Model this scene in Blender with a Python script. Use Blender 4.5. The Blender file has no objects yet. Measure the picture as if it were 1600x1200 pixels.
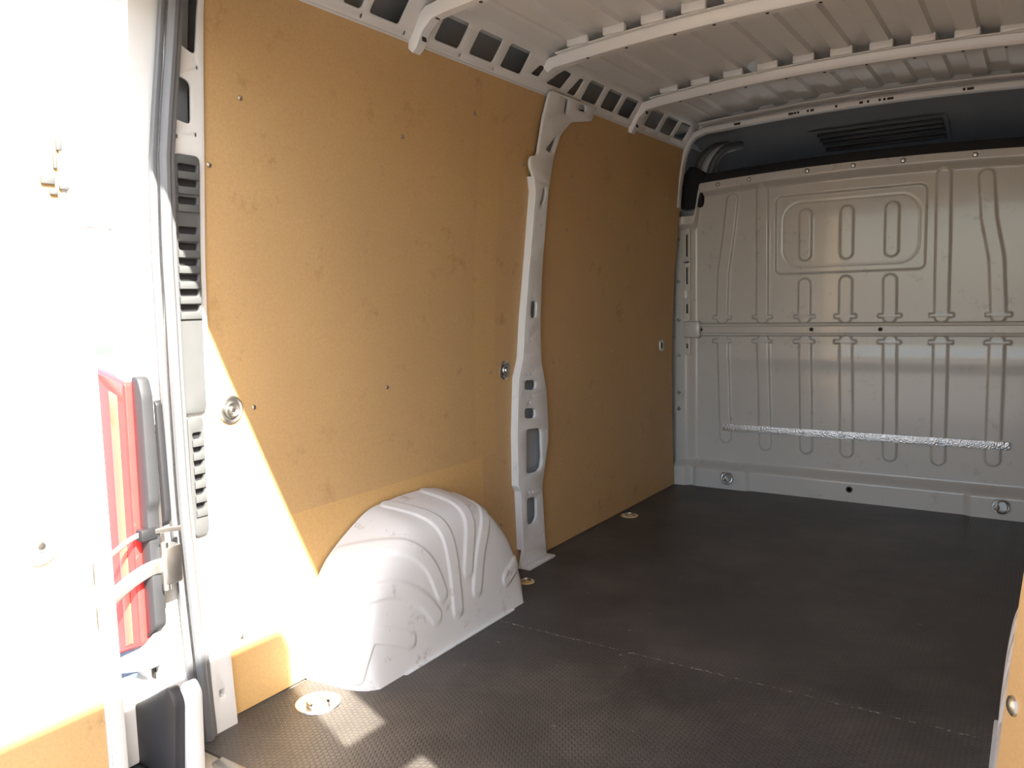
import bpy, bmesh, math, random
import numpy as np
from mathutils import Vector, Matrix
random.seed(7)
S = bpy.context.scene
COL = S.collection
# ------------------------------------------------------------------ camera (x across the van, y towards the cab, z up; floor z = 0)
yaw, pitch, roll = math.radians(33.796), math.radians(5.881), math.radians(-1.439)
cam = bpy.data.cameras.new('camera'); cam.sensor_width = 36.0; cam.lens = 27.896; cam.clip_start = .02; cam.clip_end = 300
camo = bpy.data.objects.new('camera', cam); COL.objects.link(camo)
fw = Vector((-math.sin(yaw)*math.cos(pitch), math.cos(yaw)*math.cos(pitch), -math.sin(pitch)))
rt = Vector((math.cos(yaw), math.sin(yaw), 0)); up = rt.cross(fw)
r2 = rt*math.cos(roll) + up*math.sin(roll); u2 = up*math.cos(roll) - rt*math.sin(roll)
M = Matrix((r2, u2, -fw)).transposed().to_4x4(); M.translation = Vector((.7626, 0, 1.045))
camo.matrix_world = M
S.camera = camo
# ------------------------------------------------------------------ sky, sun, exposure
SUN = Vector((-2.5, 1.0, -2.33)).normalized()
w = bpy.data.worlds.new('world'); S.world = w; w.use_nodes = True
nt = w.node_tree; bg = nt.nodes['Background']
sky = nt.nodes.new('ShaderNodeTexSky'); sky.sky_type = 'NISHITA'; sky.sun_disc = False
sky.sun_elevation = math.asin(-SUN.z); sky.sun_rotation = math.atan2(-SUN.x, -SUN.y)
sky.dust_density = 2.0
nt.links.new(sky.outputs[0], bg.inputs[0]); bg.inputs[1].default_value = .85
sl = bpy.data.lights.new('sun', 'SUN'); sl.energy = 34.0; sl.angle = math.radians(.55); sl.color = (1, .95, .87)
so = bpy.data.objects.new('sun', sl); COL.objects.link(so); so.location = (6, -4, 8)
so.rotation_euler = SUN.to_track_quat('-Z', 'Y').to_euler()
S.view_settings.view_transform = 'Standard'; S.view_settings.look = 'None'
S.view_settings.gamma = 1; S.view_settings.use_curve_mapping = False
S.view_settings.exposure = 0.08
# ------------------------------------------------------------------ materials
def mat(name, col, rough=.5, metal=0., var=.0, vscale=6., bump=0., bscale=60., coat=0., spec=.5, specks=0., speck_scale=14., speck_col=(.05,.04,.03)):
    m = bpy.data.materials.new(name); m.use_nodes = True
    n = m.node_tree.nodes; l = m.node_tree.links; b = n['Principled BSDF']
    b.inputs['Base Color'].default_value = (*col, 1); b.inputs['Roughness'].default_value = rough
    b.inputs['Metallic'].default_value = metal; b.inputs['Coat Weight'].default_value = coat; b.inputs['Coat Roughness'].default_value = .08
    b.inputs['Specular IOR Level'].default_value = spec
    geo = n.new('ShaderNodeNewGeometry'); last = None
    if var:
        t = n.new('ShaderNodeTexNoise'); t.inputs['Scale'].default_value = vscale; t.inputs['Detail'].default_value = 5
        l.new(geo.outputs['Position'], t.inputs['Vector'])
        x = n.new('ShaderNodeMix'); x.data_type = 'RGBA'; x.inputs['A'].default_value = (*[c*(1-var) for c in col], 1); x.inputs['B'].default_value = (*[min(1, c*(1+var)) for c in col], 1)
        l.new(t.outputs['Fac'], x.inputs['Factor']); last = x.outputs['Result']
    if specks:
        t = n.new('ShaderNodeTexNoise'); t.inputs['Scale'].default_value = speck_scale; t.inputs['Detail'].default_value = 8; t.inputs['Roughness'].default_value = .75
        l.new(geo.outputs['Position'], t.inputs['Vector'])
        r = n.new('ShaderNodeMapRange'); r.inputs['From Min'].default_value = .585; r.inputs['From Max'].default_value = .72; r.inputs['To Max'].default_value = specks
        l.new(t.outputs['Fac'], r.inputs['Value'])
        x = n.new('ShaderNodeMix'); x.data_type = 'RGBA'; x.inputs['A'].default_value = (*col, 1); x.inputs['B'].default_value = (*speck_col, 1)
        if last: l.new(last, x.inputs['A'])
        l.new(r.outputs['Result'], x.inputs['Factor']); last = x.outputs['Result']
    if last: l.new(last, b.inputs['Base Color'])
    if bump:
        t = n.new('ShaderNodeTexNoise'); t.inputs['Scale'].default_value = bscale; t.inputs['Detail'].default_value = 3
        l.new(geo.outputs['Position'], t.inputs['Vector'])
        bp = n.new('ShaderNodeBump'); bp.inputs['Strength'].default_value = bump; bp.inputs['Distance'].default_value = .01
        l.new(t.outputs['Fac'], bp.inputs['Height']); l.new(bp.outputs['Normal'], b.inputs['Normal'])
    return m
PAINT = mat('white paint', (.66, .65, .625), .32, var=.03, vscale=3, coat=.25, bump=.02, bscale=9)
PAINT_IN = mat('inner white paint', (.66, .65, .625), .38, var=.05, vscale=4, coat=.2, specks=.25, speck_scale=11, speck_col=(.3, .24, .17))
BULK = mat('bulkhead paint', (.52, .505, .465), .24, var=.05, vscale=3, coat=.4, bump=.03, bscale=5, specks=.55, speck_scale=13, speck_col=(.25, .19, .12))
ARCHM = mat('scuffed arch paint', (.66, .65, .625), .42, var=.05, vscale=7, coat=.1, specks=.8, speck_scale=11, speck_col=(.25, .19, .14))
DARKP = mat('black plastic', (.02, .02, .022), .5, var=.2)
FOAM = mat('black foam', (.012, .012, .014), .9)
GREYP = mat('grey plastic', (.085, .087, .085), .55, var=.12, vscale=20)
HEADL = mat('grey headliner', (.20, .198, .195), .85, var=.06, bump=.1, bscale=300)
RUB = mat('seal rubber', (.12, .123, .127), .5, var=.15, vscale=15)
STEEL = mat('zinc steel', (.62, .61, .58), .32, 1., var=.1, vscale=40)
ALU = mat('tread aluminium', (.86, .87, .88), .28, 1., var=.06, vscale=60, bump=.5, bscale=140)
CAVITY = mat('primer in cavity', (.33, .35, .37), .6, var=.1)
REDL = mat('red lens', (.72, .05, .045), .12, var=.15, vscale=25, coat=.6)
HOUS = mat('weathered black plastic', (.035, .036, .038), .55, var=.2, vscale=12)
AMBL = mat('orange lens', (.85, .16, .09), .12, var=.1, coat=.6)
GROUND = mat('grey asphalt', (.16, .155, .15), .9, var=.15, vscale=2)
WOODEDGE = mat('hardboard edge', (.62, .45, .22), .8)
HOLE_DARK = mat('hole dark', (.03, .025, .02), .9)  # near-black colour stands in for the shade inside holes and slots
def hardboard():
    m = mat('hardboard', (.50, .32, .145), .50, var=.10, vscale=2.5, specks=.45, speck_scale=9, speck_col=(.20, .11, .04), spec=.35)
    n = m.node_tree.nodes; l = m.node_tree.links; b = n['Principled BSDF']
    src = b.inputs['Base Color'].links[0].from_socket
    geo = n.new('ShaderNodeNewGeometry'); sep = n.new('ShaderNodeSeparateXYZ'); l.new(geo.outputs['Position'], sep.inputs[0])
    def mth(op, a, bb):
        k = n.new('ShaderNodeMath'); k.operation = op
        for i, v in enumerate((a, bb)):
            if isinstance(v, (int, float)): k.inputs[i].default_value = v
            else: l.new(v, k.inputs[i])
        return k.outputs[0]
    def inside(v, a, bb): return mth('MULTIPLY', mth('GREATER_THAN', v, a), mth('LESS_THAN', v, bb))
    # faded marks where old boards were fixed: an upright strip and a low board
    left = mth('LESS_THAN', sep.outputs[0], -.8)
    strip = mth('MULTIPLY', inside(sep.outputs[1], 2.30, 2.43), mth('GREATER_THAN', sep.outputs[2], .478))
    low = mth('MULTIPLY', inside(sep.outputs[1], 1.2, 2.335), mth('LESS_THAN', sep.outputs[2], .478))
    g = mth('MULTIPLY', left, mth('MAXIMUM', mth('MULTIPLY', strip, .35), mth('MULTIPLY', low, .8)))
    mx = n.new('ShaderNodeMix'); mx.data_type = 'RGBA'; l.new(src, mx.inputs['A']); mx.inputs['B'].default_value = (.58, .36, .14, 1)
    l.new(g, mx.inputs['Factor'])
    # fine fibre grain
    t = n.new('ShaderNodeTexNoise'); t.inputs['Scale'].default_value = 160; t.inputs['Detail'].default_value = 2; l.new(geo.outputs['Position'], t.inputs['Vector'])
    r = n.new('ShaderNodeMapRange'); r.inputs['To Min'].default_value = .86; r.inputs['To Max'].default_value = 1.14; l.new(t.outputs['Fac'], r.inputs['Value'])
    hs = n.new('ShaderNodeHueSaturation'); l.new(mx.outputs['Result'], hs.inputs['Color']); l.new(r.outputs['Result'], hs.inputs['Value'])
    l.new(hs.outputs['Color'], b.inputs['Base Color'])
    return m
HARD = hardboard()
def rubber_mat():
    m = mat('hexagon rubber', (.056, .050, .044), .46, var=.45, vscale=3.0, spec=.4)
    n = m.node_tree.nodes; l = m.node_tree.links; b = n['Principled BSDF']
    src = b.inputs['Base Color'].links[0].from_socket
    geo = n.new('ShaderNodeNewGeometry')
    outs = []
    k = 2*math.pi/.0125
    for a in (0, 60, 120):
        d = n.new('ShaderNodeVectorMath'); d.operation = 'DOT_PRODUCT'; l.new(geo.outputs['Position'], d.inputs[0])
        d.inputs[1].default_value = (k*math.cos(math.radians(a)), k*math.sin(math.radians(a)), 0)
        c = n.new('ShaderNodeMath'); c.operation = 'COSINE'; l.new(d.outputs['Value'], c.inputs[0]); outs.append(c.outputs[0])
    a1 = n.new('ShaderNodeMath'); a1.operation = 'ADD'; l.new(outs[0], a1.inputs[0]); l.new(outs[1], a1.inputs[1])
    a2 = n.new('ShaderNodeMath'); a2.operation = 'ADD'; l.new(a1.outputs[0], a2.inputs[0]); l.new(outs[2], a2.inputs[1])
    r = n.new('ShaderNodeMapRange'); r.inputs['From Min'].default_value = -1.5; r.inputs['From Max'].default_value = -.3
    l.new(a2.outputs[0], r.inputs['Value'])
    bp = n.new('ShaderNodeBump'); bp.inputs['Strength'].default_value = .8; bp.inputs['Distance'].default_value = .0015
    l.new(r.outputs['Result'], bp.inputs['Height']); l.new(bp.outputs['Normal'], b.inputs['Normal'])
    # dust trodden into the surface
    t = n.new('ShaderNodeTexNoise'); t.inputs['Scale'].default_value = 2.2; t.inputs['Detail'].default_value = 7; t.inputs['Roughness'].default_value = .65
    l.new(geo.outputs['Position'], t.inputs['Vector'])
    r2_ = n.new('ShaderNodeMapRange'); r2_.inputs['From Min'].default_value = .45; r2_.inputs['From Max'].default_value = .75; r2_.inputs['To Max'].default_value = .35
    l.new(t.outputs['Fac'], r2_.inputs['Value'])
    mu = n.new('ShaderNodeMath'); mu.operation = 'MULTIPLY'; l.new(r.outputs['Result'], mu.inputs[0]); l.new(r2_.outputs['Result'], mu.inputs[1])
    mx = n.new('ShaderNodeMix'); mx.data_type = 'RGBA'; l.new(src, mx.inputs['A']); mx.inputs['B'].default_value = (.24, .205, .165, 1); l.new(mu.outputs[0], mx.inputs['Factor'])
    l.new(mx.outputs['Result'], b.inputs['Base Color'])
    return m
RUBBER = rubber_mat()
DUST = mat('dust in seam', (.30, .26, .20), .95, var=.4, vscale=30)
# ------------------------------------------------------------------ helpers
def tag(o, label=None, cat=None, group=None, kind=None):
    if label: o['label'] = label
    if cat: o['category'] = cat
    if group: o['group'] = group
    if kind: o['kind'] = kind
    return o
def empty(name, loc, label, cat, group=None):
    o = bpy.data.objects.new(name, None); o.empty_display_size = .05; o.location = loc; COL.objects.link(o)
    return tag(o, label, cat, group)
def origin_of(parent):
    p = Vector((0, 0, 0))
    while parent: p += Vector(parent.location); parent = parent.parent
    return p
def link(name, me, m, parent=None, loc=None, smooth=35):
    """me holds world coordinates; the object gets origin loc (top level) or its parent's origin"""
    if isinstance(me, bmesh.types.BMesh):
        bm = me; me = bpy.data.meshes.new(name); bmesh.ops.recalc_face_normals(bm, faces=bm.faces[:]); bm.to_mesh(me); bm.free()
    o = bpy.data.objects.new(name, me); COL.objects.link(o); me.name = name
    me.materials.clear(); me.materials.append(m)
    if parent: o.parent = parent; off = origin_of(parent)
    else:
        off = Vector(loc) if loc is not None else Vector((0, 0, 0)); o.location = off
    me.transform(Matrix.Translation(-off))
    if smooth:
        for p in me.polygons: p.use_smooth = True
        me.set_sharp_from_angle(angle=math.radians(smooth))
    return o
def structure(name, me, m, smooth=35):
    return tag(link(name, me, m, smooth=smooth), kind='structure')
def box(lo, hi, bev=0., bm=None, seg=2):
    own = bm is None
    b = bmesh.new()
    bmesh.ops.create_cube(b, size=1)
    for v in b.verts: v.co = Vector([(l+h)/2 + c*(h-l) for l, h, c in zip(lo, hi, v.co)])
    if bev: bmesh.ops.bevel(b, geom=b.edges[:], offset=bev, segments=seg, affect='EDGES', profile=.5)
    if own: return b
    me = bpy.data.meshes.new('t'); b.to_mesh(me); b.free(); bm.from_mesh(me); bpy.data.meshes.remove(me); return bm
def catmull(pts, n=8):
    P = [Vector(p) for p in pts]; out = []
    for i in range(len(P)-1):
        a = P[max(i-1, 0)]; b = P[i]; c = P[i+1]; d = P[min(i+2, len(P)-1)]
        for k in range(n):
            t = k/n
            out.append(.5*((2*b) + (c-a)*t + (2*a-5*b+4*c-d)*t*t + (3*b-a-3*c+d)*t**3))
    return out + [P[-1]]
def sweep(path, prof, upv=Vector((0, 1, 0)), bm=None, cap=True):
    """prof: list of (a, b) in the frame (side, normal) of the path; side = upv"""
    bm = bm or bmesh.new(); P = [Vector(p) for p in path]; rings = []
    for i, p in enumerate(P):
        t = (P[min(i+1, len(P)-1)] - P[max(i-1, 0)]).normalized()
        s = (upv - t*upv.dot(t)).normalized(); nrm = t.cross(s)
        rings.append([bm.verts.new(p + s*a + nrm*b) for a, b in prof])
    k = len(prof)
    for r0, r1 in zip(rings, rings[1:]):
        for j in range(k): bm.faces.new((r0[j], r0[(j+1) % k], r1[(j+1) % k], r1[j]))
    if cap:
        bm.faces.new(rings[0][::-1]); bm.faces.new(rings[-1])
    return bm
def circ(r, n=12, e=1.): return [(r*math.cos(2*math.pi*i/n), r*e*math.sin(2*math.pi*i/n)) for i in range(n)]
def rrect(a, b, r, n=4):
    o = []
    for cx, cy, st in ((a/2-r, b/2-r, 0), (-a/2+r, b/2-r, 90), (-a/2+r, -b/2+r, 180), (a/2-r, -b/2+r, 270)):
        for i in range(n+1):
            an = math.radians(st + 90*i/n); o.append((cx + r*math.cos(an), cy + r*math.sin(an)))
    return o
def lathe(prof, centre, axis, n=24, bm=None):
    """prof (radius, height) along axis from centre"""
    bm = bm or bmesh.new(); ax = Vector(axis).normalized(); s = ax.orthogonal().normalized(); t = ax.cross(s); C = Vector(centre); rings = []
    for r, h in prof:
        if r < 1e-6: rings.append([bm.verts.new(C + ax*h)])
        else: rings.append([bm.verts.new(C + ax*h + (s*math.cos(2*math.pi*i/n) + t*math.sin(2*math.pi*i/n))*r) for i in range(n)])
    for a, b in zip(rings, rings[1:]):
        for i in range(n):
            j = (i+1) % n
            if len(a) == 1 and len(b) == 1: continue
            if len(a) == 1: bm.faces.new((a[0], b[i], b[j]))
            elif len(b) == 1: bm.faces.new((a[i], a[j], b[0]))
            else: bm.faces.new((a[i], a[j], b[j], b[i]))
    return bm
def ring_torus(c, ax, R, r, n=28, m=8, bm=None, arc=1.0, start=0., e=1.):
    bm = bm or bmesh.new(); ax = Vector(ax).normalized(); s = Vector((0, 0, 1)).cross(ax)
    s = s.normalized() if s.length > .1 else Vector((1, 0, 0)); t = ax.cross(s); pts = []
    for i in range(n+1 if arc < 1 else n):
        a = start + 2*math.pi*arc*i/n; pts.append(Vector(c) + s*R*math.cos(a) + t*R*e*math.sin(a))
    rings = []
    N = len(pts)
    for i, p in enumerate(pts):
        d = (p - Vector(c)).normalized()
        rings.append([bm.verts.new(p + d*r*math.cos(2*math.pi*k/m) + ax*r*math.sin(2*math.pi*k/m)) for k in range(m)])
    for i in range(N if arc >= 1 else N-1):
        a, b = rings[i], rings[(i+1) % N]
        for k in range(m): bm.faces.new((a[k], a[(k+1) % m], b[(k+1) % m], b[k]))
    return bm
def fillet(pts, r, n=4):
    out = []; N = len(pts)
    for i in range(N):
        p = Vector(pts[i]); a = Vector(pts[i-1]); b = Vector(pts[(i+1) % N])
        da = a-p; db = b-p; rr = min(r, da.length*.45, db.length*.45)
        if rr < 1e-4: out.append(tuple(p)); continue
        A = p + da.normalized()*rr; B = p + db.normalized()*rr
        for k in range(n+1):
            t = k/n; out.append(tuple(A*(1-t)**2 + p*2*t*(1-t) + B*t*t))
    return out
def plate(outline, holes, thick, fmap, bev=.0, step=.1, axis=1):
    """sheet with real holes; outline in (a, b); fmap(a, b, d) -> world point, d in 0..thick"""
    cu = bpy.data.curves.new('c', 'CURVE'); cu.dimensions = '2D'; cu.fill_mode = 'BOTH'
    for pl in [outline] + list(holes):
        sp = cu.splines.new('POLY'); sp.points.add(len(pl)-1); sp.use_cyclic_u = True
        for q, p in zip(sp.points, pl): q.co = (p[0], p[1], 0, 1)
    cu.extrude = thick/2 - bev; cu.bevel_depth = bev; cu.bevel_resolution = 1; cu.offset = -bev
    ob = bpy.data.objects.new('c', cu); COL.objects.link(ob)
    me = bpy.data.meshes.new_from_object(ob); bpy.data.objects.remove(ob); bpy.data.curves.remove(cu)
    bm = bmesh.new(); bm.from_mesh(me); bpy.data.meshes.remove(me)
    bmesh.ops.remove_doubles(bm, verts=bm.verts[:], dist=1e-5)
    vals = [v.co[axis] for v in bm.verts]
    z = min(vals) + step
    while z < max(vals):
        no = [0, 0, 0]; no[axis] = 1; co = [0, 0, 0]; co[axis] = z
        bmesh.ops.bisect_plane(bm, geom=bm.verts[:]+bm.edges[:]+bm.faces[:], plane_co=co, plane_no=no); z += step
    for v in bm.verts: v.co = Vector(fmap(v.co.x, v.co.y, v.co.z + thick/2))
    return bm
def grid(fn, us, vs):
    bm = bmesh.new(); R = [[bm.verts.new(fn(u, v)) for v in vs] for u in us]
    for i in range(len(us)-1):
        for j in range(len(vs)-1): bm.faces.new((R[i][j], R[i+1][j], R[i+1][j+1], R[i][j+1]))
    return bm
def lin(a, b, n): return [a + (b-a)*i/(n-1) for i in range(n)]
ZP = [-.2, 0, .28, .57, .925, 1.17, 1.343, 1.614, 1.748, 1.85, 1.95]
XP = [.925, .932, .940, .942, .937, .925, .909, .885, .871, .848, .80]
def wx(z): return float(np.interp(z, ZP, XP))          # half width of the lined load space at height z
def left(off=0.): return lambda y, z, d: (-wx(z) + off + d, y, z)
def dome(bm, c, ax, r, h): return lathe([(r, 0), (r*.95, h*.5), (r*.6, h*.9), (0, h)], c, ax, 12, bm)
# ------------------------------------------------------------------ ground, body shell, floor
structure('ground', box((-30, -30, -.66), (30, 30, -.56)), GROUND, 0)
OUT = [(1.00, -.30), (1.025, .2), (1.03, .8), (1.015, 1.2), (.985, 1.6), (.95, 1.84), (.90, 1.96), (.82, 2.02)]
def side_shell(s):
    prof = [Vector((s*x, 0, z)) for x, z in OUT]
    return grid(lambda y, i: (prof[i].x, y, prof[i].z), lin(1.02, 5.4, 12), range(len(prof)))
wall_left = structure('wall_left', side_shell(-1), CAVITY)
wall_right = structure('wall_right', side_shell(1), CAVITY)
floor = structure('floor', box((-1.0, .98, -.10), (1.0, 4.40, -.006)), DUST, 0)
zr = lambda x: 1.992 - .045*(x/.8)**2
def roof_fn(x, y):
    ph = (x/.143) % 1.0
    k = abs(ph-.5)*2
    d = .013*min(1, max(0, (k-.42)/.16))
    fade = min(1, max(0, (.70-abs(x))/.05))
    return (x, y, zr(x) + .006 + d*fade)
xs = sorted(set([-.84, -.80, -.77] + [round(i*.143/24, 5) for i in range(-128, 129)] + [.77, .80, .84]))
ceiling = structure('ceiling', grid(roof_fn, xs, lin(.90, 4.25, 24)), PAINT_IN, 40)
link('outer_roof', grid(lambda x, y: (x, y, 2.06 - .04*(x/.9)**2 - (0.03 if abs(x) > .85 else 0)), lin(-.9, .9, 13), lin(.86, 5.4, 6)), PAINT, ceiling)
link('rear_header', box((-.93, .88, 1.735), (.93, 1.06, 2.035), .02), PAINT, ceiling)
# rubber mats
for nm, y0, y1, lab in (('floor_mat', 1.075, 2.064, 'dark rubber floor mat between the rear sill and the seam'), ('floor_mat', 2.067, 4.20, 'dark rubber floor mat between the seam and the bulkhead')):
    bm = bmesh.new()
    box((-.928, y0, -.006), (.928, y1, .0), .0, bm)
    tag(link(nm, bm, RUBBER, loc=(0, y0, -.006), smooth=0), lab, 'mat')
# crumbs in the seam and small chips of debris on the mat
bm = bmesh.new()
for i in range(160):
    x = random.uniform(-.72, .68) if i < 120 else random.uniform(-.6, .6)
    y = 2.0655 + random.gauss(0, .0022) if i < 120 else random.uniform(1.3, 2.9)
    s_ = random.uniform(.0008, .0024)
    box((x-s_*random.uniform(.6, 3.5), y-s_*.5, 0), (x+s_, y+s_*random.uniform(.3, .8), s_*.4), 0, bm)
tag(link('debris', bm, DUST, loc=(0, 2.0, 0), smooth=0), 'pale crumbs and dust lying along the floor mat seam', 'debris', kind='stuff')
tag(link('sill_strip', box((-.80, 1.045, -.03), (.80, 1.075, .004), .003), STEEL, loc=(0, 1.06, -.03)), 'bare metal edge strip along the rear end of the floor', 'sill strip')
# ------------------------------------------------------------------ hardboard linings
def screw_on(parent, y, z, r=.0065, x=None):
    link('screw', dome(None, (-wx(z)+.0005 if x is None else x, y, z), (1, 0, 0), r, .004), STEEL, parent)
pr_ = link('lining_panel', plate([(1.195, .004), (2.56, .004), (2.55, .3), (2.55, .55), (2.565, .76), (2.603, .98), (2.622, 1.1), (2.64, 1.22), (2.652, 1.45), (2.655, 1.60), (2.675, 1.71), (2.70, 1.84), (1.195, 1.84)], [], .004, left(-.004)), HARD, wall_left); pr_['label'] = 'large tan hardboard panel above the white wheel arch'
for y, z in ((1.304, 1.558), (1.898, 1.558), (2.575, 1.56), (1.215, 1.389), (1.33, .79), (1.838, .79), (2.399, .79), (2.261, 1.69), (1.25, 1.78), (1.25, .2), (2.44, .2)): screw_on(pr_, y, z)
pf_ = link('lining_panel', plate([(2.725, .004), (4.15, .004), (4.15, 1.84), (3.035, 1.84), (3.035, 1.80), (2.875, 1.772), (2.80, 1.712), (2.785, 1.61), (2.745, 1.48), (2.732, 1.22), (2.725, .97), (2.735, .80), (2.775, .56), (2.775, .47), (2.715, .30)], [], .004, left(-.004)), HARD, wall_left); pf_['label'] = 'tan hardboard panel between the steel post and the bulkhead'
for y, z in ((2.953, 1.558), (3.447, 1.561), (3.95, 1.56), (3.393, .80), (2.86, .79), (2.935, 1.34), (2.85, .12), (3.5, .12), (4.1, 1.2), (4.1, .4)): screw_on(pf_, y, z, .005)
pq_ = link('lining_panel', plate([(1.42, .004), (4.15, .004), (4.15, 1.84), (1.42, 1.84)], [], .004, lambda y, z, d: (wx(z)-d+.004, y, z)), HARD, wall_right)
# board running from the rear post to the other arch
ra = empty('lining_board', (.78, 1.15, 0), 'tan hardboard guard with a bright screw in front of the other wheel arch', 'board')
A0, A1 = Vector((.865, 1.0)), Vector((.716, 1.40))
dA = (A1-A0).normalized(); nA = Vector((-dA.y, dA.x))
def guard(a, z, d): p = A0 + dA*a + nA*d; return (p.x, p.y, z)
LA = (A1-A0).length
gb = link('board', plate([(0, .004), (.40, .004), (.385, .26), (.373, .323), (.346, .459), (.314, .607), (.285, .72), (.22, .75), (0, .75)], [], .006, guard), HARD, ra)
pA = guard(.318, .45, .006)
link('screw', dome(None, pA, (nA.x, nA.y, 0), .015, .008), STEEL, gb)
# ------------------------------------------------------------------ wheel arches
WO = [(1.45, 0), (1.458, .12), (1.485, .22), (1.545, .32), (1.70, .415), (1.80, .432), (1.92, .436), (2.05, .424), (2.15, .37), (2.24, .26), (2.29, .13), (2.305, 0)]
YC = 1.872
pts = catmull([(0, y, z) for y, z in WO], 24)
WY = np.array([p.y for p in pts]); WZ = np.array([max(0, p.z) for p in pts])
ST = [(.932, 1., 1.), (.87, .975, .985), (.805, .935, .965), (.765, .875, .95), (.742, .77, .925), (.730, .60, .905), (.722, .38, .885), (.716, .16, .868), (.710, .0, .85)]
sp = catmull([Vector(s_) for s_ in ST], 12)
def arch_mesh(sgn):
    n, m = len(WY), len(sp)
    P = np.zeros((n, m, 3))
    for j, q in enumerate(sp):
        P[:, j, 0] = -q.x; P[:, j, 1] = YC + (WY-YC)*q.z; P[:, j, 2] = WZ*max(q.y, 0)
    P[:, -1, 2] = 0
    du = np.gradient(P, axis=0); dv = np.gradient(P, axis=1)
    N = np.cross(du, dv); N /= np.linalg.norm(N, axis=2, keepdims=True) + 1e-9
    if N[n//2, m//2, 0] < 0: N = -N
    def at(y, t):
        i = int(np.argmin(np.abs(WY-y) + (0 if y > 1.47 else 0))); return P[i, min(m-1, int(t*(m-1)))]
    ribs = [[(1.575, .08), (1.64, .30), (1.70, .48), (1.76, .62), (1.80, .74)],
            [(1.79, .06), (1.83, .28), (1.86, .46), (1.872, .62), (1.876, .84)],
            [(1.98, .06), (2.00, .28), (1.995, .46), (1.975, .60), (1.955, .70)],
            [(2.12, .10), (2.115, .30), (2.085, .48), (2.03, .66), (2.0, .80)],
            [(1.49, .22), (1.52, .40), (1.60, .58), (1.70, .72), (1.76, .82)],
            [(1.452, .40), (1.47, .52), (1.50, .66), (1.62, .84)],
            [(2.28, .45), (2.26, .60), (2.19, .78)]]
    best = np.full((n, m), 9.)
    for rb in ribs:
        c = [Vector(at(*q)) for q in rb]
        c = np.array([tuple(q) for q in catmull(c, 6)])
        for a, b in zip(c, c[1:]):
            d = b-a; L = (d@d) + 1e-12
            t = np.clip(((P-a)@d)/L, 0, 1)[..., None]
            best = np.minimum(best, np.linalg.norm(P-(a+t*d), axis=2))
    h = np.clip((.027-best)/.0055, 0, 1); h = h*h*(3-2*h)*.0048
    P = P + N*h[..., None]
    P[..., 2] = np.maximum(P[..., 2], 0)
    P[..., 0] *= -sgn
    bm = bmesh.new()
    V = [[bm.verts.new(P[i, j]) for j in range(m)] for i in range(n)]
    for i in range(n-1):
        for j in range(m-1): bm.faces.new((V[i][j], V[i+1][j], V[i+1][j+1], V[i][j+1]))
    return bm
for sgn, lab in ((-1, 'white ribbed wheel arch against the large tan panel'), (1, 'white ribbed wheel arch behind the tan guard board')):
    e = empty('wheel_arch', (sgn*.82, YC, 0), lab, 'wheel arch')
    link('cover', arch_mesh(sgn), ARCHM, e, smooth=50)
    link('base_flange', plate(rrect(.56, .014, .006), [], .003, lambda a, b, d: (sgn*(.707+b), YC+.02+a, d)), ARCHM, e)
# ------------------------------------------------------------------ cant rail with windows
RB, RT = Vector((-.852, 1.838)), Vector((-.772, 1.962))
RL = (RT-RB).length
def railmap(y, s_, d): p = RB + (RT-RB)*(s_/RL); q = Vector((RT-RB)).normalized(); nn = Vector((q.y, -q.x)); p = p + nn*d; return (p.x, y, p.y)
wins = [(1.30, 1.42), (1.46, 1.58), (1.60, 1.685), (1.70, 1.84), (1.985, 2.125), (2.165, 2.315), (2.345, 2.49), (2.925, 3.07), (3.095, 3.235), (3.26, 3.40), (3.54, 3.70), (3.725, 3.88), (3.90, 4.045)]
holes = [fillet([(a+.012, .028), (b-.004, .028), (b+.004, .112), (a+.02, .112)], .012) for a, b in wins]
holes += [fillet([(2.545, .045), (2.60, .045), (2.615, .085), (2.575, .085)], .008), fillet([(2.66, .035), (2.77, .035), (2.80, .10), (2.74, .105), (2.70, .075)], .01), fillet([(2.82, .03), (2.885, .03), (2.90, .10), (2.865, .10)], .01)]
holes += [[(y+.005*math.cos(k), .013+.007*math.sin(k)) for k in np.linspace(0, 6.283, 8, endpoint=False)] for y in (1.69, 1.87, 2.14, 2.33, 2.95, 3.08, 3.25, 3.6, 3.75, 3.9)]
link('cant_rail', plate([(1.0, 0), (4.17, 0), (4.17, RL), (1.0, RL)], holes, .006, railmap, .0015), PAINT_IN, wall_left)
link('rail_lip', sweep([(-.855, 1.0, 1.838), (-.855, 4.17, 1.838)], rrect(.02, .008, .003), Vector((0, 0, 1))), PAINT_IN, wall_left)
link('roof_gutter', grid(lambda y, s_: (-.772+.045*s_, y, 1.962+.002*s_), lin(1.0, 4.17, 3), lin(0, 1, 3)), PAINT_IN, wall_left)
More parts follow.
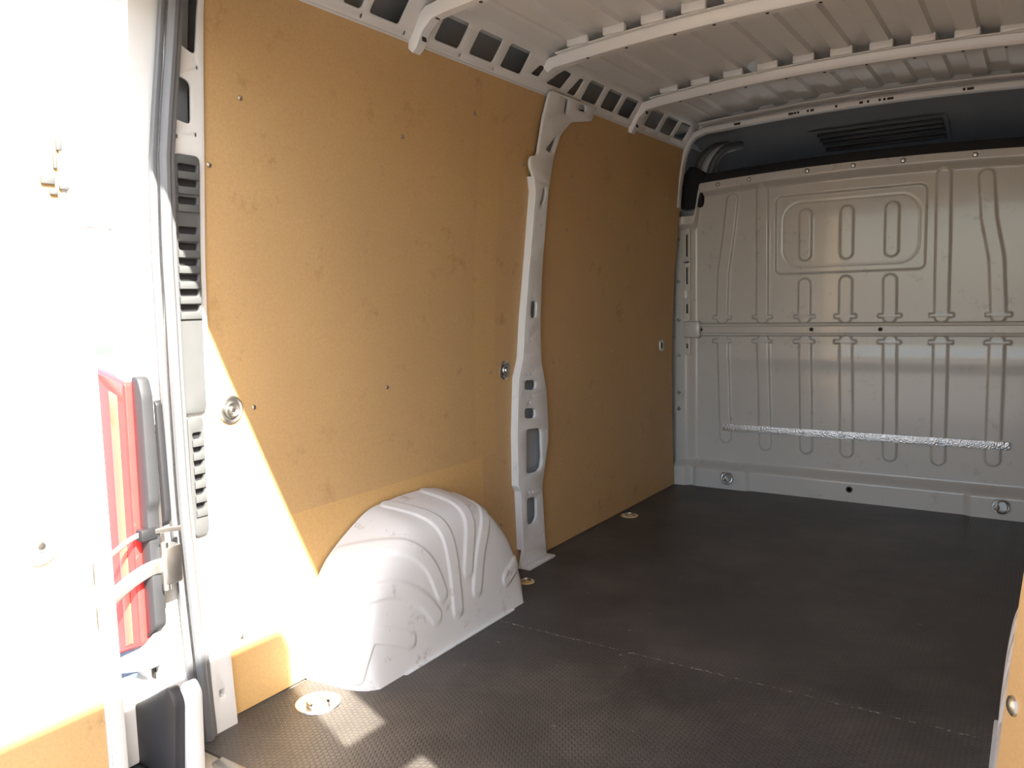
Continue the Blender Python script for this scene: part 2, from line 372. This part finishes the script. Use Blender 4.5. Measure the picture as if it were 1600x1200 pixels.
# ------------------------------------------------------------------ roof bows
def crown(x, base): return base - .028*(x/.7)**2
def make_bow(y, base, foot, wd=.062):
    e = bpy.data.objects.new('roof_bow', None); COL.objects.link(e); e.location = (0, y, base); e.parent = ceiling
    xs_ = lin(-.72, .72, 25)
    path = [Vector((x, y, crown(x, base))) for x in xs_]
    zl = crown(.72, base)
    if foot:
        endp = [(.775, zl-.008), (.815, zl-.038), (.843, zl-.085), (.856, 1.812)]
    else:
        endp = [(.77, zl-.004), (.80, zl-.018)]
    path = [Vector((-a, y, b)) for a, b in endp[::-1]] + path + [Vector((a, y, b)) for a, b in endp]
    link('beam', sweep(path, [(-wd/2, .022), (-wd/2+.004, .0), (-wd/2+.014, -.012), (wd/2-.014, -.012), (wd/2-.004, 0), (wd/2, .022)]), PAINT_IN, e)
    link('flange', sweep([Vector((x, y, crown(x, base)+.024)) for x in lin(-.74, .74, 25)], [(-wd*.85, -.002), (-wd*.85, .002), (wd*.85, .002), (wd*.85, -.002)]), PAINT_IN, e)
    for k in range(-5, 6):
        x = k*.143 + .0715
        if abs(x) > .72: continue
        link('sealant_pad', box((x-.042, y-wd*.85-.012, crown(x, base)+.024), (x+.042, y-wd*.85+.012, zr(x)+.012), .006), PAINT_IN, e)
    for k in range(9):
        x = -.62 + k*.155 + random.uniform(-.02, .02)
        link('hole', lathe([(.0, 0), (.006, 0), (.006, .004), (0, .004)], (x, y+random.uniform(-.01, .01), crown(x, base)-.0135), (0, 0, 1), 8), HOLE_DARK, e)
    if foot:
        for zc, hh in ((1.90, .03), (1.845, .026)):
            xx = float(np.interp(-zc, [-(zl-.008), -(zl-.038), -(zl-.085), -1.812], [.775, .815, .843, .856]))
            link('slot', sweep([(-xx+.0135, y, zc-hh/2), (-xx+.0135-.004*(zc < 1.87), y, zc+hh/2)], rrect(.018, .004, .0015), Vector((0, 1, 0))), HOLE_DARK, e)
    return e
make_bow(1.93, 1.935, True); make_bow(2.63, 1.945, False); make_bow(3.46, 1.948, True)
# header at the cab end, with its leg down the wall
he = bpy.data.objects.new('roof_header', None); COL.objects.link(he); he.location = (0, 4.13, 1.93); he.parent = ceiling
hp = [(-.903, 1.53), (-.892, 1.64), (-.876, 1.74), (-.862, 1.80), (-.835, 1.862), (-.80, 1.895), (-.74, 1.913)]
hpath = [Vector((a, 4.13, b)) for a, b in hp] + [Vector((x, 4.13, 1.935-.022*(x/.7)**2)) for x in lin(-.68, .68, 19)] + [Vector((-a, 4.13, b)) for a, b in hp[::-1]]
link('beam', sweep(hpath, rrect(.05, .03, .008, 3)), PAINT_IN, he)
link('roof_closing', box((-.93, 4.142, 1.93), (.93, 4.150, 2.05)), PAINT_IN, he, smooth=0)  # plate added to stop cab light leaking over the header
link('flange', sweep([Vector((x, 4.085, 1.962-.022*(x/.7)**2)) for x in lin(-.75, .75, 19)], rrect(.08, .006, .002)), PAINT_IN, he)
for x, wv in ((-.57, .012), (-.555, .005), (-.30, .012), (-.28, .005), (-.265, .005), (-.22, .005), (-.2, .008), (-.09, .005), (.02, .008), (.05, .005), (.1, .005), (.12, .005), (.145, .013), (.44, .005), (.465, .013)):
    z = 1.935-.022*(x/.7)**2
    link('hole', box((x-wv, 4.1035, z-.007), (x+wv, 4.106, z+.004)), HOLE_DARK, he, smooth=0)
# ------------------------------------------------------------------ steel post (between the lining panels)
po = [(2.679, 1.842), (2.655, 1.71), (2.637, 1.60), (2.587, 1.59), (2.585, 1.552), (2.615, 1.52), (2.632, 1.467), (2.621, 1.222), (2.595, .976), (2.58, .827), (2.548, .755), (2.531, .533), (2.527, .332), (2.544, .308), (2.543, .072), (2.523, .026), (2.523, .005),
      (2.715, .005), (2.711, .03), (2.702, .295), (2.725, .357), (2.76, .471), (2.763, .55), (2.753, .684), (2.715, .80), (2.708, .972), (2.715, 1.225), (2.728, 1.478), (2.752, 1.605), (2.795, 1.697), (2.871, 1.758), (3.032, 1.788), (3.046, 1.842)]
ph = [[(2.684, 1.625), (2.735, 1.618), (2.775, 1.700)], [(2.80, 1.835), (2.828, 1.835), (2.826, 1.778), (2.80, 1.78)], [(2.905, 1.835), (2.965, 1.838), (2.972, 1.812), (2.909, 1.808)],
      [(2.690, 1.488), (2.670, 1.421), (2.678, 1.397), (2.712, 1.452), (2.708, 1.485)], [(2.635, 1.049), (2.679, 1.048), (2.676, .98), (2.632, .982)],
      [(2.591, .741), (2.676, .733), (2.669, .695), (2.585, .704)], [(2.586, .631), (2.666, .621), (2.665, .58), (2.584, .591)],
      [(2.596, .546), (2.707, .535), (2.71, .385), (2.675, .362), (2.589, .368)], [(2.585, .271), (2.656, .263), (2.652, .18), (2.618, .156), (2.58, .166)]]
ph = [fillet(h, .018) for h in ph]
ph += [[(y+.004*math.cos(k), z+.006*math.sin(k)) for k in np.linspace(0, 6.283, 8, endpoint=False)] for y, z in ((2.655, 1.10), (2.64, .90), (2.61, .765), (2.64, .762), (2.60, .67), (2.645, .675), (2.625, .65), (2.60, .29), (2.625, .288), (2.69, .10), (2.74, .52), (2.69, 1.34))]
post = link('steel_post', plate(fillet(po, .015, 3), ph, .012, left(.018), .0012, .06), PAINT_IN, wall_left); post['label'] = 'white pressed steel post with cut-outs'
bmb = plate(fillet([(a if a > 2.62 else a+.004, b) for a, b in po], .015, 3), [], .016, left(.002), .002, .06)
link('back_web', plate([(2.53, .01), (2.78, .01), (2.78, .7), (2.80, 1.5), (3.0, 1.70), (3.0, 1.83), (2.62, 1.83)], ph[:0], .003, left(-.012), 0, .08), CAVITY, post)
bmb.free()
# returns of the hat section along both edges
for edge in (po[5:15], po[18:28]):
    link('side_return', sweep([Vector((-wx(z)+.012, y, z)) for y, z in edge], [(-.002, -.012), (.002, -.012), (.002, .012), (-.002, .012)], Vector((0, 1, 0))), PAINT_IN, post)
link('foot', box((-.925, 2.525, 0), (-.865, 2.722, .012), .004), PAINT_IN, post)
# ------------------------------------------------------------------ bulkhead
def sstep(a, b, x): t = np.clip((x-a)/(b-a), 0, 1); return t*t*(3-2*t)
def seg_d(X, Z, pl):
    best = np.full(X.shape, 9.)
    for (x0, z0), (x1, z1) in zip(pl, pl[1:]):
        dx, dz = x1-x0, z1-z0; t = np.clip(((X-x0)*dx+(Z-z0)*dz)/(dx*dx+dz*dz), 0, 1)
        best = np.minimum(best, np.hypot(X-x0-t*dx, Z-z0-t*dz))
    return best
def rr_d(X, Z, x0, x1, z0, z1, r):
    qx = np.abs(X-(x0+x1)/2)-(x1-x0)/2+r; qz = np.abs(Z-(z0+z1)/2)-(z1-z0)/2+r
    return np.hypot(np.maximum(qx, 0), np.maximum(qz, 0)) + np.minimum(np.maximum(qx, qz), 0) - r
def ztop(x): return 1.682 - .02*np.abs(x/.7)**2
xs_b = np.linspace(-.945, .945, 430); zs_b = np.linspace(0, 1, 400)
X = np.repeat(xs_b[:, None], len(zs_b), 1); TT = np.repeat(zs_b[None, :], len(xs_b), 0)
cornerL = sstep(-.80, -.84, X) ; cornerR = sstep(.80, .84, X)
top = ztop(X) - .165*np.maximum(cornerL, cornerR)
Z = TT*top
D = np.zeros(X.shape)                      # relief towards the load space
rel = .012
ribs_up = [[(-.635, 1.56), (-.652, 1.40), (-.684, 1.17), (-.690, .93)], [(-.476, 1.59), (-.473, .93)], [(.36, 1.585), (.366, .93)], [(.53, 1.56), (.545, 1.37), (.58, 1.19), (.596, .93)],
           [(-.259, 1.098), (-.258, .93)], [(-.06, 1.105), (-.06, .93)], [(.141, 1.105), (.143, .93)]]
ribs_dn = [[(-.685, .81), (-.670, .275)], [(-.468, .81), (-.452, .25)], [(-.252, .81), (-.24, .25)], [(-.055, .81), (-.042, .248)], [(.148, .81), (.158, .246)], [(.366, .81), (.37, .246)], [(.594, .81), (.594, .262)]]
for pl in ribs_up + ribs_dn:
    d = seg_d(X, Z, pl); wd = .032
    D = np.maximum(D, rel*(1-sstep(wd-.006, wd+.003, d)))
for xc in (-.26, -.062, .143):             # long slots in the stamped rectangle
    d = seg_d(X, Z, [(xc, 1.25), (xc, 1.45)]); D = np.maximum(D, rel*(1-sstep(.026, .035, d)))
for xc in (-.69, -.473, -.258, -.06, .143, .366, .596):   # ears where ribs meet the cross rail
    for z0, z1 in ((.925, .943), (.797, .815)):
        dd = rr_d(X, Z, xc-.052, xc+.052, z0, z1, .006); D = np.maximum(D, rel*1.1*(1-sstep(-.003, .004, dd)))
d = rr_d(X, Z, -.408, .290, 1.155, 1.552, .03); D = D - .010*(1-sstep(-.005, .005, d))
d2 = rr_d(X, Z, -.374, .262, 1.19, 1.515, .09); D -= .0022*np.exp(-(d2/.004)**2)
# border flange, rounded shoulder, kick step at the floor
ed = np.minimum(top-Z, .945-np.abs(X))
side = np.minimum(np.abs(X)-.86, 0)
D += .045*sstep(.075, .035, top-Z) + .035*sstep(.115, .05, .945-np.abs(X))*sstep(1.70, 1.6, Z)
D += .055*sstep(.145, .095, Z)
for a, b in ((-.83, -.53), (.50, .80)): D += .018*sstep(-.02, .02, X-a)*sstep(.02, -.02, X-b)*sstep(.135, .10, Z)
# slight belly of the sheet below the cross rail
D += .006*np.exp(-((Z-.72)/.05)**2) * sstep(.80, .70, np.abs(X))
bm = bmesh.new()
V = [[bm.verts.new((X[i, j], 4.25-D[i, j], Z[i, j])) for j in range(X.shape[1])] for i in range(X.shape[0])]
for i in range(X.shape[0]-1):
    for j in range(X.shape[1]-1): bm.faces.new((V[i][j], V[i+1][j], V[i+1][j+1], V[i][j+1]))
wall_front = structure('wall_front', bm, BULK, 60)
for sg in (-1, 1): link('side_light_block', box((min(sg*.94, sg*1.03), 4.235, 0), (max(sg*.94, sg*1.03), 4.262, 1.60)), BULK, wall_front, smooth=0)  # strips added to block cab light leaking past the bulkhead edges
link('back_sheet', box((-.95, 4.262, 0), (.95, 4.272, 1.52)), CAVITY, wall_front, smooth=0)
rail = bpy.data.objects.new('cross_rail', None); COL.objects.link(rail); rail.parent = wall_front; rail.location = (0, 4.22, .868)
link('channel', sweep([(-.835, 4.235, .868), (.835, 4.235, .868)], [(-.036, -.005), (-.031, .017), (-.020, .020), (-.016, .015), (.016, .015), (.020, .020), (.031, .017), (.036, -.005)], Vector((0, 0, 1))), BULK, rail)
link('end_pad', box((-.90, 4.195, .825), (-.80, 4.235, .915), .012), BULK, rail)
link('end_pad', box((.80, 4.195, .825), (.90, 4.235, .915), .012), BULK, rail)
for a, b in ((-.78, -.235), (-.19, .085), (.13, .75)):
    link('pressed_inset', plate(rrect(b-a, .024, .008), [], .003, lambda u, v, d, c=(a+b)/2: (c+u, 4.2205-d, .868+v)), BULK, rail)
for x in (-.216, .107, -.80): link('hole', lathe([(0, 0), (.010, 0), (.010, .002), (0, .002)], (x, 4.2165, .869), (0, -1, 0), 12), HOLE_DARK, rail)
for x, z in ((-.535, 1.650), (-.243, 1.661), (-.028, 1.663), (.191, 1.661), (.485, 1.652), (-.70, 1.64), (.74, 1.64)):
    link('bolt', dome(None, (x, 4.204, z), (0, -1, 0), .012, .011), STEEL, wall_front)
for z in (1.37, 1.136, .924, .727, .517, .426):
    link('bolt', dome(None, (-.925, 4.213, z), (0, -1, 0), .010, .009), STEEL, wall_front)
for z0, z1 in ((1.25, 1.41), (1.10, 1.23), (.94, 1.03), (.745, .81)):
    zc = (z0+z1)/2
    link('slot_plate', plate(rrect(.036, z1-z0+.03, .010), [rrect(.010, z1-z0-.03, .003)], .005, lambda u, v, d, zc=zc: (-.878+u, 4.216-d, zc+v), .001), BULK, wall_front)
    link('slot_back', box((-.886, 4.2135, z0+.02), (-.87, 4.2155, z1-.02)), HOLE_DARK, wall_front, smooth=0)
# foam along the top of the bulkhead and in its corner
fo = empty('foam_strip', (0, 4.23, 1.66), 'black foam sealing strip along the top edge of the bulkhead', 'foam strip')
link('strip', sweep([(x, 4.245, float(ztop(x))+.022) for x in lin(-.80, .80, 21)], rrect(.07, .05, .012, 2), Vector((0, 1, 0))), FOAM, fo)
link('corner_block', plate(fillet([(-.915, 1.525), (-.80, 1.535), (-.792, 1.56), (-.788, 1.72), (-.86, 1.76), (-.905, 1.70)], .02), [], .06, lambda a, b, d: (a, 4.215+d, b), .006, 2), FOAM, fo)
link('corner_block', plate(fillet([(.915, 1.525), (.80, 1.535), (.792, 1.56), (.788, 1.72), (.86, 1.76), (.905, 1.70)][::-1], .02), [], .06, lambda a, b, d: (a, 4.215+d, b), .006, 2), FOAM, fo)
# cab roof lining seen above the bulkhead
hl = structure('trim_1', grid(lambda x, i: (x, [4.13, 4.45, 4.75, 5.05, 5.3, 5.35][i], [1.945, 1.945, 1.90, 1.80, 1.62, 1.50][i] - .03*(x/.9)**2), lin(-.98, .98, 9), range(6)), HEADL)
link('cab_side', grid(lambda y, z: (-.93-.02*(z < 1.6), y, z), lin(4.28, 5.4, 4), lin(1.3, 2.0, 4)), HEADL, hl)
link('cab_side', grid(lambda y, z: (.93, y, z), lin(4.28, 5.4, 4), lin(1.3, 2.0, 4)), HEADL, hl)
link('shading_cab_floor', box((-1.0, 4.28, -.10), (1.0, 5.42, -.02)), DARKP, hl, smooth=0)  # unseen floor, added to cut ground bounce onto the cab roof lining
link('shading_dashboard', box((-.98, 5.0, .0), (.98, 5.42, 1.08), .05), DARKP, hl)  # unseen block, added to keep low light off the roof lining
for sg in (-1, 1): link('shading_windscreen_post', sweep([(sg*.97, 5.40, 1.0), (sg*.93, 5.34, 1.6)], rrect(.10, .16, .02), Vector((0, 1, 0))), DARKP, hl)  # unseen posts, added to narrow the light through the cab front
link('shading_visor', box((-.75, 5.16, 1.40), (.75, 5.20, 1.66), .012), HEADL, hl)  # unseen panel across the windscreen, added to shade the roof lining
hz = lambda y: float(np.interp(y, [4.16, 4.45, 4.75, 5.05, 5.3], [1.955, 1.945, 1.90, 1.80, 1.62]))
link('vent_panel', grid(lambda x, y: (x, y, hz(y)-.012), lin(-.33, .33, 5), lin(4.56, 4.90, 7)), HEADL, hl)
for k in range(4): link('slat', box((-.29, 4.60+.07*k, hz(4.60+.07*k)-.034), (.31, 4.635+.07*k, hz(4.60+.07*k)-.014), .004), DARKP, hl)
for k, (dx, dz, r) in enumerate(((0, 0, .030), (.035, -.01, .026), (.075, 0, .022))):
    link('cable_sleeve', sweep(catmull([(-.86+dx, 4.30, 1.60), (-.85+dx, 4.30, 1.72+dz), (-.82+dx, 4.31, 1.80+dz), (-.77+dx, 4.34, 1.85+dz), (-.72+dx, 4.42, 1.87)], 6), circ(r, 10), Vector((0, 1, 0))), (GREYP, CAVITY, GREYP)[k], hl)
# aluminium tread strip
al = empty('aluminium_strip', (-.01, 4.225, .331), 'bright tread-pattern aluminium strip bolted across the bulkhead', 'metal strip')
als = link('strip', box((-.682, 4.2345, .313), (.66, 4.2405, .350), .001), ALU, al)
for x in (-.67, -.47, -.255, -.055, .148, .366, .594): link('bolt', dome(None, (x, 4.2345, .332), (0, -1, 0), .0075, .006), STEEL, als)
# lashing eyes on the bulkhead foot
for x, lab in ((-.642, 'steel lashing eye on the bulkhead foot near the tan panel'), (.63, 'steel lashing eye on the bulkhead foot under the aluminium strip end')):
    e = empty('lashing_eye', (x, 4.17, .06), lab, 'lashing eye', 'lashing eyes on the bulkhead foot')
    bd = link('backing_disc', lathe([(0, 0), (.033, 0), (.030, .006), (0, .006)], (x, 4.172, .062), (0, -1, 0), 20), STEEL, e)
    link('bolt', dome(None, (x-.012, 4.166, .058), (0, -1, 0), .014, .016), STEEL, bd)
    link('ring', ring_torus((x+.012, 4.150, .066), (.45, -.85, .1), .028, .0045), STEEL, e)
link('drain_hole', lathe([(0, 0), (.016, 0), (.016, .003), (.008, .003), (.008, .001), (0, .001)], (-.017, 4.196, .064), (0, -1, 0), 16), HOLE_DARK, wall_front)
# lashing points on the left lining
def wall_eye(y, z, lab, square=False):
    e = empty('lashing_point', (-wx(z), y, z), lab, 'lashing point', 'lashing points along the lined wall')
    x = -wx(z)
    if square:
        link('cup', plate(rrect(.055, .06, .012), [rrect(.014, .034, .005)], .006, lambda a, b, d: (x+d, y+a, z+b), .0015), STEEL, e)
        link('hook', box((x+.001, y-.005, z-.012), (x+.009, y+.005, z+.016), .002), HOLE_DARK, e)
    else:
        cu_ = link('cup', lathe([(.036, 0), (.036, .004), (.031, .007), (.027, .004), (0, .003)], (x, y, z), (1, 0, 0), 24), STEEL, e)
        link('ring', ring_torus((x+.008, y, z), (1, 0, 0), .018, .0035), STEEL, e)
        link('bolt', dome(None, (x+.003, y, z), (1, 0, 0), .011, .012), STEEL, cu_)
wall_eye(2.492, .788, 'round steel lashing point beside the steel post')
wall_eye(3.99, .793, 'small rectangular lashing point near the bulkhead', True)
wall_eye(1.258, .793, 'sunlit round lashing point beside the grey vent trim')
# lashing cups in the floor
for x, y, r, lab in ((-.80, 1.372, .058, 'sunlit floor lashing cup behind the wheel arch'), (-.815, 2.42, .03, 'rusty floor lashing ring in front of the wheel arch'), (-.872, 3.44, .04, 'small floor lashing cup beside the far tan panel')):
    e = empty('floor_cup', (x, y, 0), lab, 'lashing cup', 'lashing cups in the floor')
    rim = link('rim', lathe([(r*1.05, 0), (r*1.02, .003), (r*.9, .0035), (r*.84, .0015), (r*.5, .001), (0, .001)], (x, y, 0), (0, 0, 1), 28), WOODEDGE if r < .05 else STEEL, e)
    link('ring', ring_torus((x, y, .007), (0, 0, 1), r*.48, .004, arc=.7, start=.5), STEEL, rim)
# ------------------------------------------------------------------ rear corner: inner post strip, vents, seal, body corner
def strip_x(z): return wx(z) - .006
dh = [fillet([(1.135, 1.64), (1.175, 1.625), (1.185, 1.80), (1.14, 1.80)], .015), fillet([(1.118, 1.575), (1.162, 1.565), (1.162, 1.47), (1.115, 1.478)], .014)]
dh += [[(y+.0035*math.cos(k), z+.005*math.sin(k)) for k in np.linspace(0, 6.283, 8, endpoint=False)] for y, z in ((1.175, 1.45), (1.125, 1.44), (1.165, .16), (1.18, 1.6))]
rp = bpy.data.objects.new('rear_post', None); COL.objects.link(rp); rp.parent = wall_left; rp.location = (-.92, 1.15, 0)
link('inner_face', plate([(1.085, -.04), (1.197, -.04), (1.197, 1.84), (1.10, 1.84), (1.095, 1.4), (1.085, 1.0)], dh, .006, left(.004), .001, .08), PAINT, rp)
link('cavity', plate([(1.10, 1.40), (1.19, 1.40), (1.19, 1.82), (1.10, 1.82)], [], .002, left(-.045), 0, .2), CAVITY, rp)
link('lower_box', plate([(1.128, -.03), (1.197, -.03), (1.190, .24), (1.132, .215)], [fillet([(1.15, .085), (1.165, .085), (1.165, .105), (1.15, .105)], .003)], .024, left(.008), .003, .1), PAINT, rp)
def vent(z0, z1, slots, ya, yb, lab):
    e = empty('vent_trim', (-.92, (ya+yb)/2, z0), lab, 'vent trim')
    hs_ = [fillet([(ya+.012, z-.008), (yb-.008, z-.008), (yb-.006, z+.008), (ya+.010, z+.008)], .006) for z in slots]
    link('cover', plate(fillet([(ya, z0), (yb, z0), (yb, z1), (ya, z1)], .015), hs_, .010, left(.012), .002, .08), GREYP, e)
    link('backing', plate([(ya+.004, z0+.01), (yb-.004, z0+.01), (yb-.004, z1-.01), (ya+.004, z1-.01)], [], .001, left(.0105), 0, .08), DARKP, e)
    for z in slots:
        link('louvre', plate([(ya+.008, z-.026), (yb-.004, z-.026), (yb-.004, z-.010), (ya+.008, z-.010)], [], .006, left(.021), .002, .2), GREYP, e)
vent(.80, 1.40, [1.371, 1.337, 1.297, 1.23, 1.193, 1.157, 1.121, 1.086, 1.05], 1.108, 1.176, 'tall grey plastic slotted vent trim high beside the tan panel')
vent(.50, .792, [.745, .712, .678, .643, .608, .573], 1.122, 1.164, 'short narrow slotted vent trim below the taller one beside the panel')
# rubber seal round the opening
se = empty('door_seal', (-.915, 1.09, -.05), 'grey rubber door seal running up the rear opening edge', 'door seal')
sz = lin(-.10, 1.80, 24)
def sy(z): return float(np.interp(z, [-.1, .25, .6, 1.0, 1.2, 1.4, 1.7], [1.118, 1.108, 1.095, 1.092, 1.087, 1.085, 1.112]))
link('bulb', sweep([(-strip_x(z)+.028, sy(z)-.006, z) for z in sz], circ(.013, 10), Vector((0, 1, 0))), RUB, se)
link('clip_edge', sweep([(-strip_x(z)+.020, sy(z)+.012, z) for z in sz], rrect(.012, .022, .004), Vector((0, 1, 0))), RUB, se)
link('lip', sweep([(-strip_x(z)+.014, sy(z)-.026, z) for z in sz], rrect(.014, .014, .004), Vector((0, 1, 0))), RUB, se)
# painted body corner outside the seal
cp = [(.935, 1.11), (.938, 1.05), (.942, 1.022), (.955, 1.012), (1.0, 1.008), (1.028, 1.015), (1.035, 1.05)]
for sgn, par, off in ((-1, wall_left, 0.), (1, wall_right, -.22)):
    link('body_corner', grid(lambda z, i: (sgn*(cp[i][0] - .95 + wx(z) + .012), cp[i][1]+off, z), lin(-.35, 1.84, 26), range(len(cp))), PAINT, par)
link('inner_return', box((.88, .82, -.1), (.945, 1.45, 1.84), .01), PAINT, wall_right)
link('slot_hole', box((-.957, 1.008, .185), (-.940, 1.0125, .24), .003), HOLE_DARK, wall_left)
# tail light
tl = empty('tail_light', (-.95, 1.0, .28), 'red tail light with black housing on the rear corner', 'tail light')
ln = link('lens', plate(fillet([(-1.06, .225), (-.925, .285), (-.912, .89), (-1.06, .925)], .01), [], .035, lambda a, b, d: (a, 1.005-d, b), .006, .1), REDL, tl)
link('lens_rib', plate([(-.985, .27), (-.955, .285), (-.945, .86), (-.975, .87)], [], .006, lambda a, b, d: (a, .973-d, b), .002, .2), AMBL, ln)
hs0 = link('housing', plate(fillet([(-.924, .295), (-.884, .33), (-.884, .60), (-.874, .62), (-.874, .86), (-.885, .90), (-.911, .905)], .012), [], .03, lambda a, b, d: (a, 1.014-d, b), .006, .15), HOUS, tl)
link('housing_edge', plate(fillet([(-.873, .56), (-.858, .575), (-.856, .60), (-.862, .84), (-.872, .85)], .004), [], .016, lambda a, b, d: (a, 1.026-d, b), .003, .3), DARKP, hs0)
link('lower_bracket', plate(fillet([(-1.04, .185), (-.915, .225), (-.885, .28), (-.887, .32), (-.93, .283), (-1.04, .225)], .006), [], .03, lambda a, b, d: (a, 1.008-d, b), .004, .3), CAVITY, tl)
# door check straps between body and door
for k, (pts_, lab) in enumerate((([(-.872, 1.055, .548), (-.885, .99, .552), (-.90, .955, .545), (-.915, .91, .515), (-.925, .872, .492)], 'upper bare metal door check arm across the tail light'),
                                 ([(-.872, 1.04, .468), (-.885, .99, .470), (-.90, .95, .452), (-.915, .905, .42), (-.925, .87, .395)], 'lower wide metal door check arm with hinge block'))):
    e = empty('door_check_arm', pts_[0], lab, 'door check')
    hgt = (.012, .034)[k]
    link('arm', sweep(catmull(pts_, 6), rrect(hgt, .006, .002), Vector((0, 0, 1))), STEEL, e)
    if k:
        hb = link('hinge_block', box((-.905, 1.005, .425), (-.862, 1.05, .515), .006), STEEL, e)
        link('pin', lathe([(0, 0), (.009, 0), (.009, .11), (0, .11)], (-.872, 1.012, .415), (0, 0, 1), 12), STEEL, hb)
    else: link('guide', box((-.905, .965, .535), (-.880, 1.005, .562), .004), DARKP, e)
    link('end_plate', box((-.932, .858, pts_[-1][2]-.03), (-.903, .874, pts_[-1][2]+.022), .003), STEEL, e)
# bumper corner
bu = empty('rear_bumper', (0, .95, -.3), 'black plastic rear bumper step below the body corner', 'bumper')
link('step', box((-1.03, .90, -.36), (.80, 1.04, -.02), .02), DARKP, bu)
link('corner_cap', plate(fillet([(-1.03, -.02), (-.835, -.02), (-.815, .17), (-.84, .205), (-1.03, .10)], .015), [], .03, lambda a, b, d: (a, 1.004-d, b), .006, .1), DARKP, bu)
link('white_jamb', plate(fillet([(-.845, -.04), (-.80, -.04), (-.79, .19), (-.812, .215), (-.835, .20)], .012), [], .03, lambda a, b, d: (a, 1.03-d, b), .005, .1), PAINT, bu)
# ------------------------------------------------------------------ rear doors, open at right angles
def rear_door(name, sgn, y1, x0, ztop_):
    e = bpy.data.objects.new(name, None); COL.objects.link(e); e.location = (sgn*x0, y1, -.05); tag(e, kind='structure')
    o = .012
    xa, xb = sorted((sgn*x0, sgn*(x0+.075)))
    link('shell', box((xa, y1-.80, -.08), (xb, y1, ztop_), .018, seg=3), PAINT, e)
    link('lining', plate(fillet([(y1-.76, .0), (y1-.045, .0), (y1-.045, ztop_-.06), (y1-.76, ztop_-.06)], .03), [], .004, lambda a, b, d: (sgn*(x0-d), a, b), 0, .3), HARD, e)
    link('edge_fold', box((min(sgn*(x0-.012), sgn*x0), y1-.035, -.07), (max(sgn*(x0-.012), sgn*x0), y1-.004, ztop_-.03), .004), PAINT, e)
    return e
d1 = rear_door('door_1', -1, .908, .905, 1.80)
d2 = rear_door('door_2', 1, .655, .87, 1.865)
gr = link('grip_recess', lathe([(.040, 0), (.038, .004), (.033, .006), (.028, .002), (0, .001)], (-.901, .760, .580), (1, 0, 0), 28), PAINT, d1)
link('grip_knob', dome(None, (-.899, .760, .582), (1, 0, 0), .013, .012), STEEL, gr)
for y, z, a, b in ((.862, 1.385, .006, .014), (.852, 1.352, .004, .018), (.835, 1.312, .014, .010), (.866, 1.300, .010, .006), (.845, 1.288, .008, .006)):
    link('latch_piece', box((-.901, y-a, z-b), (-.893, y+a, z+b), .003), GREYP, d1)
# two hinges bridging the gap of the other door
for z in (.35, 1.30):
    link('hinge', box((.875, .64, z-.06), (.93, .83, z+.06), .006), PAINT, d2)
for z in (.08, 1.33):
    link('hinge', box((-1.035, .90, z-.10), (-.975, 1.02, z+.10), .012), PAINT, d1)
